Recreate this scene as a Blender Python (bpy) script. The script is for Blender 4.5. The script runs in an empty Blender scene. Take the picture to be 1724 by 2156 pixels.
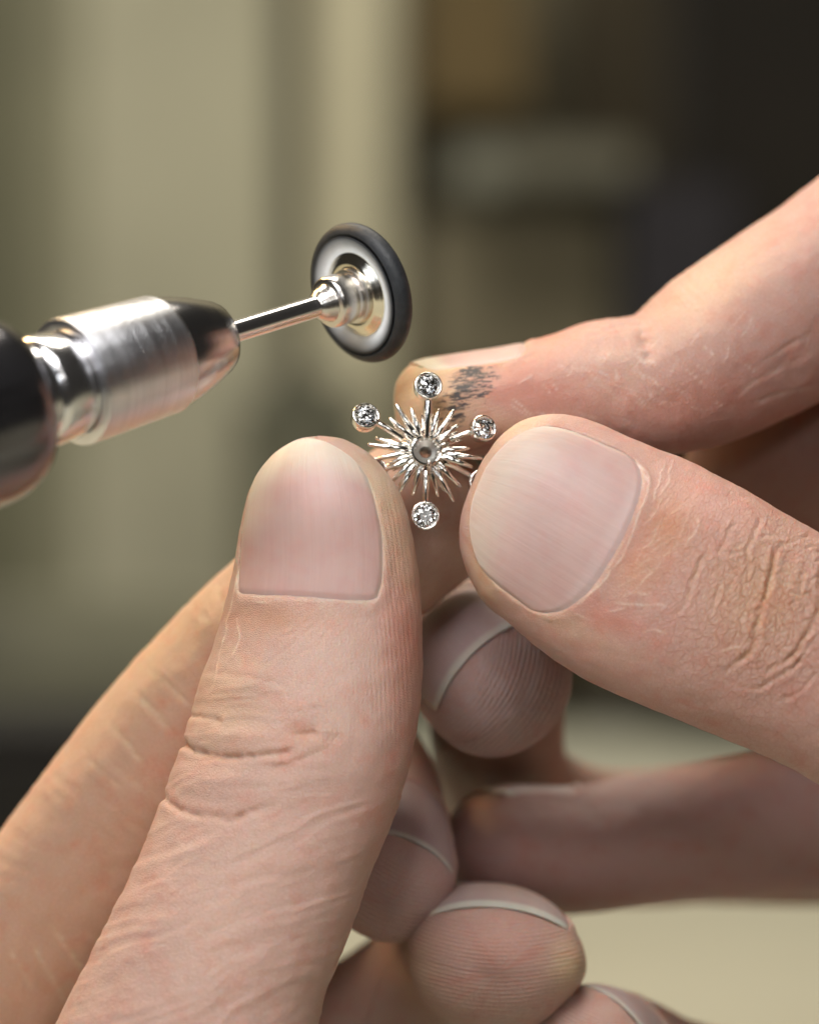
import bpy, bmesh, math, random
import numpy as np
from mathutils import Vector, Matrix

# ------------------------------------------------------------------ scene, camera, world, lamps
S = 0.001                      # everything is authored in millimetres
sc = bpy.context.scene
COL = sc.collection
sc.render.engine = 'CYCLES'
sc.cycles.use_denoising = True
sc.cycles.max_bounces = 14
sc.cycles.transmission_bounces = 12
sc.cycles.glossy_bounces = 6
sc.cycles.diffuse_bounces = 3
sc.cycles.sample_clamp_indirect = 6
sc.cycles.caustics_refractive = True
sc.view_settings.view_transform = 'Standard'
sc.view_settings.look = 'None'
sc.view_settings.exposure = 0.0

DCAM = 400.0
K = 0.05
cam_d = bpy.data.cameras.new('camera')
cam = bpy.data.objects.new('camera', cam_d)
COL.objects.link(cam)
cam.location = (0, -DCAM*S, 0)
cam.rotation_euler = (math.radians(90), 0, 0)
cam_d.sensor_fit = 'HORIZONTAL'
cam_d.lens = 100
cam_d.sensor_width = 1724*K/DCAM*100
cam_d.clip_start = 0.01
cam_d.clip_end = 20
cam_d.dof.use_dof = True
cam_d.dof.focus_distance = (DCAM-3.0)*S
cam_d.dof.aperture_fstop = 8.6
cam_d.dof.aperture_blades = 0
sc.camera = cam

w = bpy.data.worlds.new('World'); sc.world = w
w.use_nodes = True
w.node_tree.nodes['Background'].inputs[0].default_value = (0.80, 0.74, 0.66, 1)
w.node_tree.nodes['Background'].inputs[1].default_value = 0.035

def area(name, loc, target, sx, sy, power, color, spread=180):
    l = bpy.data.lights.new(name, 'AREA'); l.shape = 'RECTANGLE'
    l.size = sx*S; l.size_y = sy*S; l.energy = power; l.color = color
    o = bpy.data.objects.new(name, l); COL.objects.link(o)
    o.location = Vector(loc)*S
    d = Vector(target)*S - o.location
    o.rotation_euler = d.to_track_quat('-Z', 'Y').to_euler()
    l.spread = math.radians(spread)
    return o
area('bench_lamp', (-78, -180, 210), (0, 0, -15), 190, 125, .93, (1.0, 0.98, 0.955))
area('window_light', (-520, -420, 120), (0, 0, 0), 160, 320, .55, (0.84, 0.90, 1.0))
area('warm_lamp', (-250, 170, 290), (-30, 18, -30), 110, 110, .9, (1.0, 0.66, 0.30))
area('ceiling_light', (-150, 480, 1150), (-80, 900, -50), 900, 250, 17, (1.0, 0.93, 0.80))
area('added_sparkle_light', (70, -385, 130), (3, 0, 3), 55, 55, .10, (1.0, 0.98, 0.95))  # small lamps added by the camera for sparkle in diamonds and metal
area('added_sparkle_light', (-75, -390, 60), (3, 0, 3), 40, 40, .06, (0.92, 0.96, 1.0))
area('room_light', (350, -1500, 700), (0, 0, 0), 260, 900, 1.0, (1.0, 0.97, 0.93))
area('room_light', (-500, -1400, 350), (0, 0, 0), 200, 800, .9, (0.90, 0.95, 1.0))

# ------------------------------------------------------------------ helpers
def P(px, py, y):
    f = K*(DCAM+y)/DCAM
    return np.array([(px-862.0)*f, y, (1078.0-py)*f])
def PX(v):
    f = K*(DCAM+v[..., 1])/DCAM
    return v[..., 0]/f+862.0, 1078.0-v[..., 2]/f

def smooth(a, b, x):
    t = np.clip((x-a)/(b-a), 0, 1)
    return t*t*(3-2*t)

_rng = np.random.RandomState(7)
_perm = _rng.permutation(4096)
_val = _rng.rand(4096)*2-1
def vnoise(p):
    p = np.asarray(p); i = np.floor(p).astype(np.int64); f = p-i
    f = f*f*f*(f*(f*6-15)+10)
    def h(dx, dy, dz):
        a = _perm[(i[..., 0]+dx) & 4095]
        a = _perm[(a+i[..., 1]+dy) & 4095]
        return _val[_perm[(a+i[..., 2]+dz) & 4095]]
    fx, fy, fz = f[..., 0], f[..., 1], f[..., 2]
    x00 = h(0,0,0)*(1-fx)+h(1,0,0)*fx; x10 = h(0,1,0)*(1-fx)+h(1,1,0)*fx
    x01 = h(0,0,1)*(1-fx)+h(1,0,1)*fx; x11 = h(0,1,1)*(1-fx)+h(1,1,1)*fx
    return (x00*(1-fy)+x10*fy)*(1-fz)+(x01*(1-fy)+x11*fy)*fz
def fbm(p, n=3):
    r = 0; a = 1.0
    for k in range(n):
        r = r+a*vnoise(p*(2.03**k)+17.3*k); a *= .5
    return r

def polydist(qx, qy, pts):
    """distance (px) from points to a polyline, and the parameter along it"""
    best = np.full(qx.shape, 1e9); par = np.zeros(qx.shape); n = len(pts)-1
    for k in range(n):
        ax, ay = pts[k]; bx, by = pts[k+1]
        dx, dy = bx-ax, by-ay
        t = np.clip(((qx-ax)*dx+(qy-ay)*dy)/(dx*dx+dy*dy+1e-9), 0, 1)
        d = np.hypot(qx-ax-t*dx, qy-ay-t*dy)
        m = d < best
        best = np.where(m, d, best); par = np.where(m, (k+t)/n, par)
    return best, par

def catmull(P0, n):
    P0 = np.asarray(P0, float); m = len(P0)
    cl = np.r_[0, np.cumsum(np.linalg.norm(np.diff(P0[:, :3], axis=0), axis=1))]
    t = np.linspace(0, cl[-1], n)
    # finite-difference tangents, cubic hermite
    M = np.zeros_like(P0)
    d = np.diff(P0, axis=0)/np.diff(cl)[:, None]
    M[0] = d[0]; M[-1] = d[-1]
    h = np.diff(cl)
    for i in range(1, m-1):
        M[i] = (d[i-1]*h[i]+d[i]*h[i-1])/(h[i]+h[i-1])
    k = np.clip(np.searchsorted(cl, t, side='right')-1, 0, m-2)
    u = ((t-cl[k])/h[k])[:, None]; hh = h[k][:, None]
    return ((2*u**3-3*u**2+1)*P0[k]+(u**3-2*u**2+u)*hh*M[k]+(-2*u**3+3*u**2)*P0[k+1]+(u**3-u**2)*hh*M[k+1])

def unit(v):
    return v/np.maximum(np.linalg.norm(v, axis=-1, keepdims=True), 1e-12)

def new_obj(name, me, parent=None, mat=None):
    o = bpy.data.objects.new(name, me); COL.objects.link(o)
    if parent is not None: o.parent = parent
    if mat is not None: me.materials.append(mat)
    return o
def thing(name, label, cat, loc, group=None):
    o = bpy.data.objects.new(name, None); COL.objects.link(o)
    o.location = Vector(loc)*S; o.empty_display_size = 0.005
    o['label'] = label; o['category'] = cat
    if group: o['group'] = group
    return o
def mesh_from(name, v, faces, origin=(0, 0, 0), flat=False):
    me = bpy.data.meshes.new(name)
    v = (np.asarray(v, float)-np.asarray(origin, float))*S
    me.from_pydata(v.tolist(), [], faces)
    if not flat: me.shade_smooth()
    me.update()
    return me
def grid_faces(n, m, wrap=True, off=0):
    i = np.arange(n-1)[:, None]; mm = m if wrap else m-1
    j = np.arange(mm)[None, :]; j2 = (j+1) % m
    return np.stack([i*m+j, i*m+j2, (i+1)*m+j2, (i+1)*m+j], -1).reshape(-1, 4)+off

# ------------------------------------------------------------------ materials
def mat_new(name):
    m = bpy.data.materials.new(name); m.use_nodes = True
    nt = m.node_tree
    return m, nt, nt.nodes['Principled BSDF']
def N(nt, t, **kw):
    n = nt.nodes.new(t)
    for k, v in kw.items():
        setattr(n, k, v)
    return n
def L(nt, a, b): nt.links.new(a, b)
def math_n(nt, op, a, b=None, c=None, clamp=False):
    n = nt.nodes.new('ShaderNodeMath'); n.operation = op; n.use_clamp = clamp
    for k, x in enumerate((a, b, c)):
        if x is None: continue
        if isinstance(x, (int, float)): n.inputs[k].default_value = x
        else: nt.links.new(x, n.inputs[k])
    return n.outputs[0]
def attr(nt, name, out='Fac'):
    n = nt.nodes.new('ShaderNodeAttribute'); n.attribute_name = name
    return n.outputs[out]
def tex_noise(nt, vec, scale, detail=3, rough=.5, dist=0):
    n = nt.nodes.new('ShaderNodeTexNoise'); n.inputs['Scale'].default_value = scale
    n.inputs['Detail'].default_value = detail; n.inputs['Roughness'].default_value = rough
    n.inputs['Distortion'].default_value = dist
    if vec is not None: nt.links.new(vec, n.inputs['Vector'])
    return n.outputs['Fac']
def mixc(nt, f, a, b, mode='MIX'):
    n = nt.nodes.new('ShaderNodeMix'); n.data_type = 'RGBA'; n.blend_type = mode
    for k, x in ((0, f), (6, a), (7, b)):
        if isinstance(x, (int, float)): n.inputs[k].default_value = x
        elif isinstance(x, tuple): n.inputs[k].default_value = x
        else: nt.links.new(x, n.inputs[k])
    return n.outputs[2]
def ramp(nt, f, a, b):
    n = nt.nodes.new('ShaderNodeMapRange'); nt.links.new(f, n.inputs[0])
    n.inputs[1].default_value = a; n.inputs[2].default_value = b
    return n.outputs[0]

def make_skin():
    m, nt, b = mat_new('skin')
    tint = attr(nt, 'tint', 'Color'); fc = attr(nt, 'fc', 'Vector')
    rph = attr(nt, 'rph'); rmk = attr(nt, 'rmk'); wmk = attr(nt, 'wmk'); smk = attr(nt, 'smk')
    # mottled blood colour and pale spots
    n1 = tex_noise(nt, fc, 0.35, 4, .6); n2 = tex_noise(nt, fc, 1.6, 3, .6)
    c = mixc(nt, ramp(nt, n1, .50, .75), tint, (1.0, .82, .78, 1), 'MULTIPLY')
    c = mixc(nt, math_n(nt, 'MULTIPLY', ramp(nt, n2, .48, .72), .30), c, (1.12, 1.10, 1.06, 1), 'MULTIPLY')
    n3 = tex_noise(nt, fc, 5.0, 2, .6)
    c = mixc(nt, math_n(nt, 'MULTIPLY', ramp(nt, n3, .50, .80), .35), c, (.88, .74, .66, 1), 'MULTIPLY')
    # ridges (finger-print lines)
    dist = math_n(nt, 'MULTIPLY', tex_noise(nt, fc, 0.4, 2, .5), 3.2)
    rid = math_n(nt, 'SINE', math_n(nt, 'ADD', rph, dist))
    brk = ramp(nt, tex_noise(nt, fc, 1.1, 2, .5), .32, .55)
    rid = math_n(nt, 'MULTIPLY', math_n(nt, 'MULTIPLY', rid, rmk), brk)
    # crackle: voronoi edge distance, two sizes, cells lying across the finger
    def crackle(sx, sy, scale, lo, hi, dis):
        mp = N(nt, 'ShaderNodeMapping'); mp.inputs['Scale'].default_value = (sx, sy, 1)
        wv = nt.nodes.new('ShaderNodeTexNoise'); wv.inputs['Scale'].default_value = .9; L(nt, fc, wv.inputs['Vector'])
        ad = N(nt, 'ShaderNodeVectorMath', operation='MULTIPLY_ADD')
        L(nt, wv.outputs['Color'], ad.inputs[0]); ad.inputs[1].default_value = (dis, dis, 0); L(nt, fc, ad.inputs[2])
        L(nt, ad.outputs[0], mp.inputs['Vector'])
        v = N(nt, 'ShaderNodeTexVoronoi', feature='DISTANCE_TO_EDGE', voronoi_dimensions='2D')
        v.inputs['Scale'].default_value = scale; L(nt, mp.outputs[0], v.inputs['Vector'])
        return ramp(nt, v.outputs['Distance'], lo, hi)
    k1 = crackle(1.0, .60, 1.15, 0, .14, .9)
    k2 = crackle(1.0, .7, 2.6, 0, .25, 1.0)
    k3 = crackle(1.0, 1.0, 4.2, 0, .35, .3)
    fine = tex_noise(nt, fc, 3.2, 4, .7)
    h = math_n(nt, 'MULTIPLY', rid, .024)
    h = math_n(nt, 'MULTIPLY_ADD', math_n(nt, 'MULTIPLY', k1, wmk), .028, h)
    h = math_n(nt, 'MULTIPLY_ADD', math_n(nt, 'MULTIPLY', k2, math_n(nt, 'ADD', wmk, .12)), .024, h)
    h = math_n(nt, 'MULTIPLY_ADD', k3, .034, h)
    h = math_n(nt, 'MULTIPLY_ADD', fine, .070, h)
    bmp = N(nt, 'ShaderNodeBump'); bmp.inputs['Strength'].default_value = 1.0
    bmp.inputs['Distance'].default_value = 0.001
    L(nt, h, bmp.inputs['Height']); L(nt, bmp.outputs[0], b.inputs['Normal'])
    # ridge and crease colour
    c = mixc(nt, math_n(nt, 'MULTIPLY', ramp(nt, rid, 0, 1), .20), c, (1.18, 1.16, 1.12, 1), 'MULTIPLY')
    kk = math_n(nt, 'MULTIPLY', math_n(nt, 'SUBTRACT', 1.0, k1), math_n(nt, 'MULTIPLY', wmk, .30), clamp=True)
    c = mixc(nt, kk, c, (.80, .58, .44, 1), 'MULTIPLY')
    kf = math_n(nt, 'MULTIPLY', math_n(nt, 'SUBTRACT', 1.0, k2), math_n(nt, 'ADD', math_n(nt, 'MULTIPLY', wmk, .22), .12), clamp=True)
    c = mixc(nt, kf, c, (.72, .52, .42, 1), 'MULTIPLY')
    c = mixc(nt, math_n(nt, 'MULTIPLY', math_n(nt, 'SUBTRACT', 1.0, k3), .14), c, (.76, .60, .52, 1), 'MULTIPLY')
    pore = N(nt, 'ShaderNodeTexVoronoi', voronoi_dimensions='2D'); pore.inputs['Scale'].default_value = 1.5; L(nt, fc, pore.inputs['Vector'])
    c = mixc(nt, math_n(nt, 'MULTIPLY', ramp(nt, pore.outputs['Distance'], .10, .03), .16), c, (.55, .36, .28, 1), 'MULTIPLY')
    # fine criss-cross of paler dry skin lines
    mpd = N(nt, 'ShaderNodeMapping'); mpd.inputs['Scale'].default_value = (.9, 3.2, 1); mpd.inputs['Rotation'].default_value = (0, 0, .7); L(nt, fc, mpd.inputs['Vector'])
    dl = tex_noise(nt, mpd.outputs[0], 1.6, 4, .7, .8)
    mpe = N(nt, 'ShaderNodeMapping'); mpe.inputs['Scale'].default_value = (3.0, .8, 1); mpe.inputs['Rotation'].default_value = (0, 0, .4); L(nt, fc, mpe.inputs['Vector'])
    dl2 = tex_noise(nt, mpe.outputs[0], 1.6, 4, .7, .8)
    dd_ = math_n(nt, 'MAXIMUM', ramp(nt, dl, .60, .70), ramp(nt, dl2, .60, .70))
    c = mixc(nt, math_n(nt, 'MULTIPLY', dd_, .24), c, (1.22, 1.20, 1.18, 1), 'MULTIPLY')
    # soot rubbed into the skin lines
    mp = N(nt, 'ShaderNodeMapping'); mp.inputs['Scale'].default_value = (2.2, 4.6, 1); L(nt, fc, mp.inputs['Vector'])
    sn = tex_noise(nt, mp.outputs[0], 1.0, 5, .75)
    sm = math_n(nt, 'SUBTRACT', smk, math_n(nt, 'MULTIPLY', sn, 1.25))
    mpr = N(nt, 'ShaderNodeMapping'); mpr.inputs['Scale'].default_value = (.9, 2.5, 1); mpr.inputs['Rotation'].default_value = (0, 0, .12); L(nt, fc, mpr.inputs['Vector'])
    prn = tex_noise(nt, mpr.outputs[0], 1.0, 3, .55, .6)
    sm = math_n(nt, 'SUBTRACT', sm, math_n(nt, 'MULTIPLY', ramp(nt, prn, .42, .58), .55))
    sm = ramp(nt, sm, -.12, .12)
    c = mixc(nt, math_n(nt, 'MULTIPLY', sm, .93), c, (.045, .042, .046, 1))
    L(nt, c, b.inputs['Base Color'])
    r = math_n(nt, 'MULTIPLY_ADD', tex_noise(nt, fc, 2.5, 3, .6), .24, .30)
    L(nt, r, b.inputs['Roughness'])
    b.inputs['Subsurface Weight'].default_value = 0.65
    b.inputs['Subsurface Radius'].default_value = (1.0, .34, .18)
    b.inputs['Subsurface Scale'].default_value = 0.0011
    b.inputs['Specular IOR Level'].default_value = .5
    return m
def make_nail():
    m, nt, b = mat_new('nail')
    tint = attr(nt, 'tint', 'Color'); fc = attr(nt, 'fc', 'Vector')
    n1 = tex_noise(nt, fc, .35, 3, .6)
    c = mixc(nt, math_n(nt, 'MULTIPLY', ramp(nt, n1, .45, .7), .5), tint, (1, .84, .84, 1), 'MULTIPLY')
    mp = N(nt, 'ShaderNodeMapping'); mp.inputs['Scale'].default_value = (.06, 1.5, 1); L(nt, fc, mp.inputs['Vector'])
    st = tex_noise(nt, mp.outputs[0], 1.0, 3, .65)
    c = mixc(nt, math_n(nt, 'MULTIPLY', ramp(nt, st, .45, .65), .22), c, (1.16, 1.16, 1.18, 1), 'MULTIPLY')
    L(nt, c, b.inputs['Base Color'])
    mp2 = N(nt, 'ShaderNodeMapping'); mp2.inputs['Scale'].default_value = (1.2, 5.0, 1); mp2.inputs['Rotation'].default_value = (0, 0, .5); L(nt, fc, mp2.inputs['Vector'])
    scr = tex_noise(nt, mp2.outputs[0], 1.0, 4, .75)
    h = math_n(nt, 'MULTIPLY_ADD', st, .045, math_n(nt, 'MULTIPLY', scr, .010))
    bmp = N(nt, 'ShaderNodeBump'); bmp.inputs['Distance'].default_value = .001
    L(nt, h, bmp.inputs['Height']); L(nt, bmp.outputs[0], b.inputs['Normal'])
    L(nt, math_n(nt, 'MULTIPLY_ADD', scr, .25, .34), b.inputs['Roughness'])
    b.inputs['Subsurface Weight'].default_value = .5
    b.inputs['Subsurface Radius'].default_value = (1, .45, .3)
    b.inputs['Subsurface Scale'].default_value = .0012
    b.inputs['Specular IOR Level'].default_value = .5
    return m
def plain(name, col, rough=.6, metal=0.0, noise=None, bump=None, aniso=0):
    m, nt, b = mat_new(name)
    b.inputs['Base Color'].default_value = (*col, 1); b.inputs['Roughness'].default_value = rough
    b.inputs['Metallic'].default_value = metal
    tc = N(nt, 'ShaderNodeTexCoord').outputs['Object']
    if noise:
        sc_, col2, lo, hi = noise
        v_ = tc
        if isinstance(sc_, tuple):
            mp = N(nt, 'ShaderNodeMapping'); mp.inputs['Scale'].default_value = sc_[1]; L(nt, tc, mp.inputs['Vector']); v_ = mp.outputs[0]; sc_ = sc_[0]
        f = ramp(nt, tex_noise(nt, v_, sc_, 4, .6), lo, hi)
        L(nt, mixc(nt, f, (*col, 1), (*col2, 1)), b.inputs['Base Color'])
    if bump:
        sc_, d, vec = bump
        mp = N(nt, 'ShaderNodeMapping'); mp.inputs['Scale'].default_value = vec; L(nt, tc, mp.inputs['Vector'])
        bm_ = N(nt, 'ShaderNodeBump'); bm_.inputs['Distance'].default_value = d
        L(nt, tex_noise(nt, mp.outputs[0], sc_, 3, .6), bm_.inputs['Height']); L(nt, bm_.outputs[0], b.inputs['Normal'])
    return m
SKIN = make_skin(); NAIL = make_nail()
# tool metals: object space with Z along the tool's axis -> rings round it
CHROME = plain('polished_steel', (.76, .75, .76), .20, 1.0, bump=(1.0, .00002, (1, 1, 6000)))
DARKSTEEL = plain('dark_chromed_steel', (.50, .49, .50), .19, 1.0, bump=(1.0, .00002, (1, 1, 5000)))
ALU = plain('turned_aluminium', (.80, .80, .84), .30, 1.0, noise=((1.0, (40, 40, 7000)), (.60, .60, .63), .42, .62), bump=(1.0, .00007, (1, 1, 9000)))
BLACKBODY = plain('black_lacquered_metal', (.20, .195, .21), .20, .95, noise=((1.0, (500, 500, 60)), (.13, .125, .13), .45, .7), bump=(1.0, .00004, (60, 60, 2500)))
BRASS = plain('polished_nickel_brass', (.80, .75, .63), .13, 1.0, bump=(1.0, .00003, (1, 1, 9000)))
SATIN = plain('satin_steel', (.74, .70, .66), .24, 1.0, bump=(1.0, .00003, (1, 1, 9000)))
RUBBER = plain('black_rubber', (.014, .016, .019), .55, 0, noise=(700, (.026, .028, .032), .4, .7), bump=(1400, .00006, (1, 1, 1)))
WHITE = plain('white_polishing_compound', (.84, .87, .90), .6, 0, noise=(900, (.76, .79, .82), .35, .7), bump=(3000, .00003, (1, 1, 1)))
def smear(m):
    nt = m.node_tree; b = nt.nodes['Principled BSDF']; src = b.inputs['Base Color'].links[0].from_socket
    tc = N(nt, 'ShaderNodeTexCoord').outputs['Object']
    sx = N(nt, 'ShaderNodeSeparateXYZ'); L(nt, tc, sx.inputs[0])
    rad = math_n(nt, 'SQRT', math_n(nt, 'ADD', math_n(nt, 'MULTIPLY', sx.outputs[0], sx.outputs[0]), math_n(nt, 'MULTIPLY', sx.outputs[1], sx.outputs[1])))
    L(nt, mixc(nt, ramp(nt, rad, 0.0050, 0.0063), src, (.02, .022, .026, 1)), b.inputs['Base Color'])
smear(WHITE)
WGOLD = plain('white_gold', (.92, .89, .84), .09, 1.0, bump=(2500, .000012, (1, 1, 1)))
WGOLD_SATIN = plain('satin_white_gold', (.62, .60, .57), .38, 1.0, bump=(2500, .00004, (1, 1, 1)))
def make_diamond():
    m, nt, b = mat_new('diamond')
    b.inputs['Base Color'].default_value = (1, 1, 1, 1); b.inputs['Roughness'].default_value = 0
    b.inputs['IOR'].default_value = 2.42; b.inputs['Transmission Weight'].default_value = 1
    return m
DIAMOND = make_diamond()

# ------------------------------------------------------------------ fingers
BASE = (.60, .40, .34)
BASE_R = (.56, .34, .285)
class Finger:
    """A tapered digit swept along a centre line; stations run from the palm to the tip:
       (px, py, depth mm, half width mm across, half thickness mm dorsal, half thickness mm palmar)"""
    def __init__(s, st, dors, cap, p=2.2, n=2.25, rows=None):
        pts = []
        for q in st:
            f = 1.0
            pts.append(np.r_[P(q[0], q[1], q[2]), q[3:6]])
        A = catmull(pts, 1200)
        s.C = A[:, :3]; s.hw = A[:, 3]; s.hd = A[:, 4]; s.hp = A[:, 5]
        seg = np.r_[0, np.cumsum(np.linalg.norm(np.diff(s.C, axis=0), axis=1))]
        s.S = seg; s.L = seg[-1]; s.cap = cap; s.p = p; s.n = n
        s.T = unit(np.gradient(s.C, seg, axis=0))
        if isinstance(dors, list):      # [(fraction of length, vector), ...]
            fr = [d[0]*s.L for d in dors]; D = np.stack([np.interp(seg, fr, [d[1][k] for d in dors]) for k in range(3)], -1)
        else:
            D = np.tile(np.array(dors, float), (len(seg), 1))
        D = unit(D-(D*s.T).sum(-1, keepdims=True)*s.T)
        s.D = D; s.B = unit(np.cross(s.T, D))
    def ev(s, sv, th, ext=0.0):
        sv = np.asarray(sv, float); th = np.asarray(th, float)
        g = lambda a: np.stack([np.interp(sv, s.S, a[:, k]) for k in range(3)], -1)
        C, D, B = g(s.C), g(s.D), g(s.B)
        hw = np.interp(sv, s.S, s.hw); hd = np.interp(sv, s.S, s.hd); hp = np.interp(sv, s.S, s.hp)
        u = np.clip((sv-(s.L-s.cap))/(s.cap+ext), 0, 1)
        c = np.maximum(1-u**s.p, 0)**(1/s.p)
        ct, sn = np.cos(th), np.sin(th); e = 2/s.n
        x = np.sign(ct)*np.abs(ct)**e*hw*c
        y = np.sign(sn)*np.abs(sn)**e*np.where(sn > 0, hd, hp)*c
        # flesh bulges a little towards the palm at the tip
        return C+B*x[..., None]+D*y[..., None]

def nail_uv(f, nl, sv, th):
    tc, Wt = nl['tc'], nl['W']
    L_ = nl['sd']-nl['sp']
    v0 = np.clip((sv-nl['sp'])/L_, 0, 1)
    W = np.interp(v0, [q[0] for q in Wt], [q[1] for q in Wt])
    u = (th-tc)/W
    ua = np.clip(np.abs(u), 0, .9999)
    sp = nl['sp']+nl['pc']*(1-(1-ua**nl['pe'])**(1/nl['pe']))
    sd = nl['sd']-nl['dc']*(1-(1-ua**nl['de'])**(1/nl['de']))
    v = (sv-sp)/np.maximum(sd-sp, .3)
    return u, v, W, sd-sp

SHELLS = {}
def build_skin(f, nS, nT, feat=None, nl=None, tint=None, base=BASE, seed=0, dens=1.0, wob=.10):
    """returns vertices, faces, attribute dict for one digit"""
    capn = max(24, int(nS*.22))
    s1 = np.linspace(0, f.L-f.cap, nS-capn, endpoint=False)
    ph = np.linspace(0, math.pi/2*.985, capn)
    s2 = f.L-f.cap+f.cap*np.sin(ph)
    sv = np.r_[s1, s2]; n = len(sv)
    th = np.linspace(0, 2*math.pi, nT, endpoint=False)
    SV, TH = np.meshgrid(sv, th, indexing='ij')
    V = f.ev(SV, TH)
    du = np.empty_like(V); du[1:-1] = V[2:]-V[:-2]; du[0] = V[1]-V[0]; du[-1] = V[-1]-V[-2]
    dv = np.roll(V, -1, 1)-np.roll(V, 1, 1)
    Nn = unit(np.cross(dv, du))
    c0 = V.mean(1, keepdims=True)
    if ((V-c0)*Nn).sum(-1).mean() < 0: Nn = -Nn
    d = np.zeros(SV.shape)
    R = (f.hw.mean()+f.hd.mean())*.5
    fcv = np.stack([SV, (TH-math.pi/2)*R, np.zeros_like(SV)+seed*13.7], -1)
    d += wob*fbm(V*.16+seed*9.1, 2)+.05*fbm(V*.6+seed*3.3, 2)
    view = unit(V-np.array([0, -DCAM, 0.]))
    face = -(Nn*view).sum(-1)
    px, py = PX(V)
    wf = smooth(-.55, -.05, face)
    T = np.tile(np.array(base), SV.shape+(1,))
    at = dict(rph=np.zeros(SV.shape), rmk=np.zeros(SV.shape), wmk=np.zeros(SV.shape), smk=np.zeros(SV.shape))
    if nl is not None:
        u, v, W, Ln = nail_uv(f, nl, SV, TH)
        Rl = np.interp(SV, f.S, f.hw)
        du_ = (1-np.abs(u))*W*Rl; dp_ = v*Ln; dd_ = (1-v)*Ln
        dd = np.minimum(np.minimum(du_, dp_), dd_+nl.get('over', 0))
        front = np.abs(TH-nl['tc']) < 2.0
        fold = smooth(1.02, .80, v)*smooth(-.35, -.02, v)+0
        d -= np.where(front, .34*smooth(-.1, .6, dd), 0)
        dn = np.minimum(du_, dp_)
        fnz = np.clip(.75+.7*fbm(V*.5+31, 2), .15, 1.4)
        d += np.where(front & (dd_ > -.1), nl.get('fold', .22)*np.exp(-((dn+.55)/.75)**2)*fold*fnz, 0)
        # pale dry rim of skin along the nail
        rim = np.where(front & (dd_ > 0), np.exp(-((dn+.05)/.16)**2)*fold*np.clip(fnz*1.3-.35, 0, 1), 0)[..., None]
        T = T*(1-rim*.4)+np.array([.80, .66, .52])*rim*.4
    ctx = dict(px=px, py=py, V=V, N=Nn, face=face, wf=wf, SV=SV, TH=TH, d=d, T=T, at=at, f=f, fc=fcv)
    if feat: feat(ctx)
    V2 = V+Nn*ctx['d'][..., None]
    T = ctx['T']
    tip = V2[-1].mean(0)
    verts = np.vstack([V2.reshape(-1, 3), tip[None]])
    F = grid_faces(n, nT, True)
    last = (n-1)*nT
    tri = [(last+j, last+(j+1) % nT, n*nT) for j in range(nT)]
    def ap(a): 
        a = a.reshape(n*nT, -1); return np.vstack([a, a[-1:]])
    A = {k: ap(x)[:, 0] for k, x in at.items()}
    A['tint'] = ap(T); A['fc'] = ap(fcv)
    return verts, F, tri, A

def crease(c, pts, depth, width, col=None, cs=.5, jit=7, lip=.1, taper=True):
    """a fold drawn over the skin: sunk line with slightly raised lips"""
    j = jit*fbm(c['V']*.45+pts[0][0]*.01, 3)*.95
    D, t = polydist(c['px']+j, c['py']+j*.7, pts)
    tp = np.clip(np.minimum(t, 1-t)*5, 0, 1)**.6 if taper else 1.0
    nz = np.clip(.72+.75*fbm(c['V']*.8+pts[0][1]*.013, 2), .45, 1.2)
    g = np.exp(-np.sqrt((D/width)**2+.02)**1.5*1.1)*1.1*tp*c['wf']*nz
    c['d'] += -depth*g+depth*lip*np.exp(-((D-2.1*width)/(1.3*width))**2)*tp*c['wf']*nz
    if col is not None:
        k = (np.exp(-(D/(width*.9))**2)*tp*cs*np.minimum(nz, 1))[..., None]
        c['T'] = c['T']*(1-k)+np.array(col)*k
def blob(c, x, y, rx, ry, ang, col, st):
    a = math.radians(ang); dx = c['px']-x; dy = c['py']-y
    u = (dx*math.cos(a)+dy*math.sin(a))/rx; v = (-dx*math.sin(a)+dy*math.cos(a))/ry
    k = (np.exp(-(u*u+v*v))*st*c['wf'])[..., None]
    c['T'] = c['T']*(1-k)+np.array(col)*k
def bump(c, x, y, rx, ry, ang, h):
    a = math.radians(ang); dx = c['px']-x; dy = c['py']-y
    u = (dx*math.cos(a)+dy*math.sin(a))/rx; v = (-dx*math.sin(a)+dy*math.cos(a))/ry
    c['d'] += h*np.exp(-(u*u+v*v))*c['wf']
def wrinkles(c, mask, amp, ang, fa, fb, seed=0):
    """soft folds running along direction ang (degrees, screen sense at build time)"""
    a = math.radians(ang)
    x = (c['px']*math.cos(a)+c['py']*math.sin(a))*K; y = (-c['px']*math.sin(a)+c['py']*math.cos(a))*K
    q = np.stack([x*fa, y*fb+.6*vnoise(np.stack([x*.2, y*.3, 0*x+seed], -1)), 0*x+seed], -1)
    r = 1-np.sqrt(np.abs(fbm(q, 2))**2+.03)*1.5
    c['d'] += amp*(np.clip(r, 0, 1)-.5)*mask*c['wf']

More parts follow.
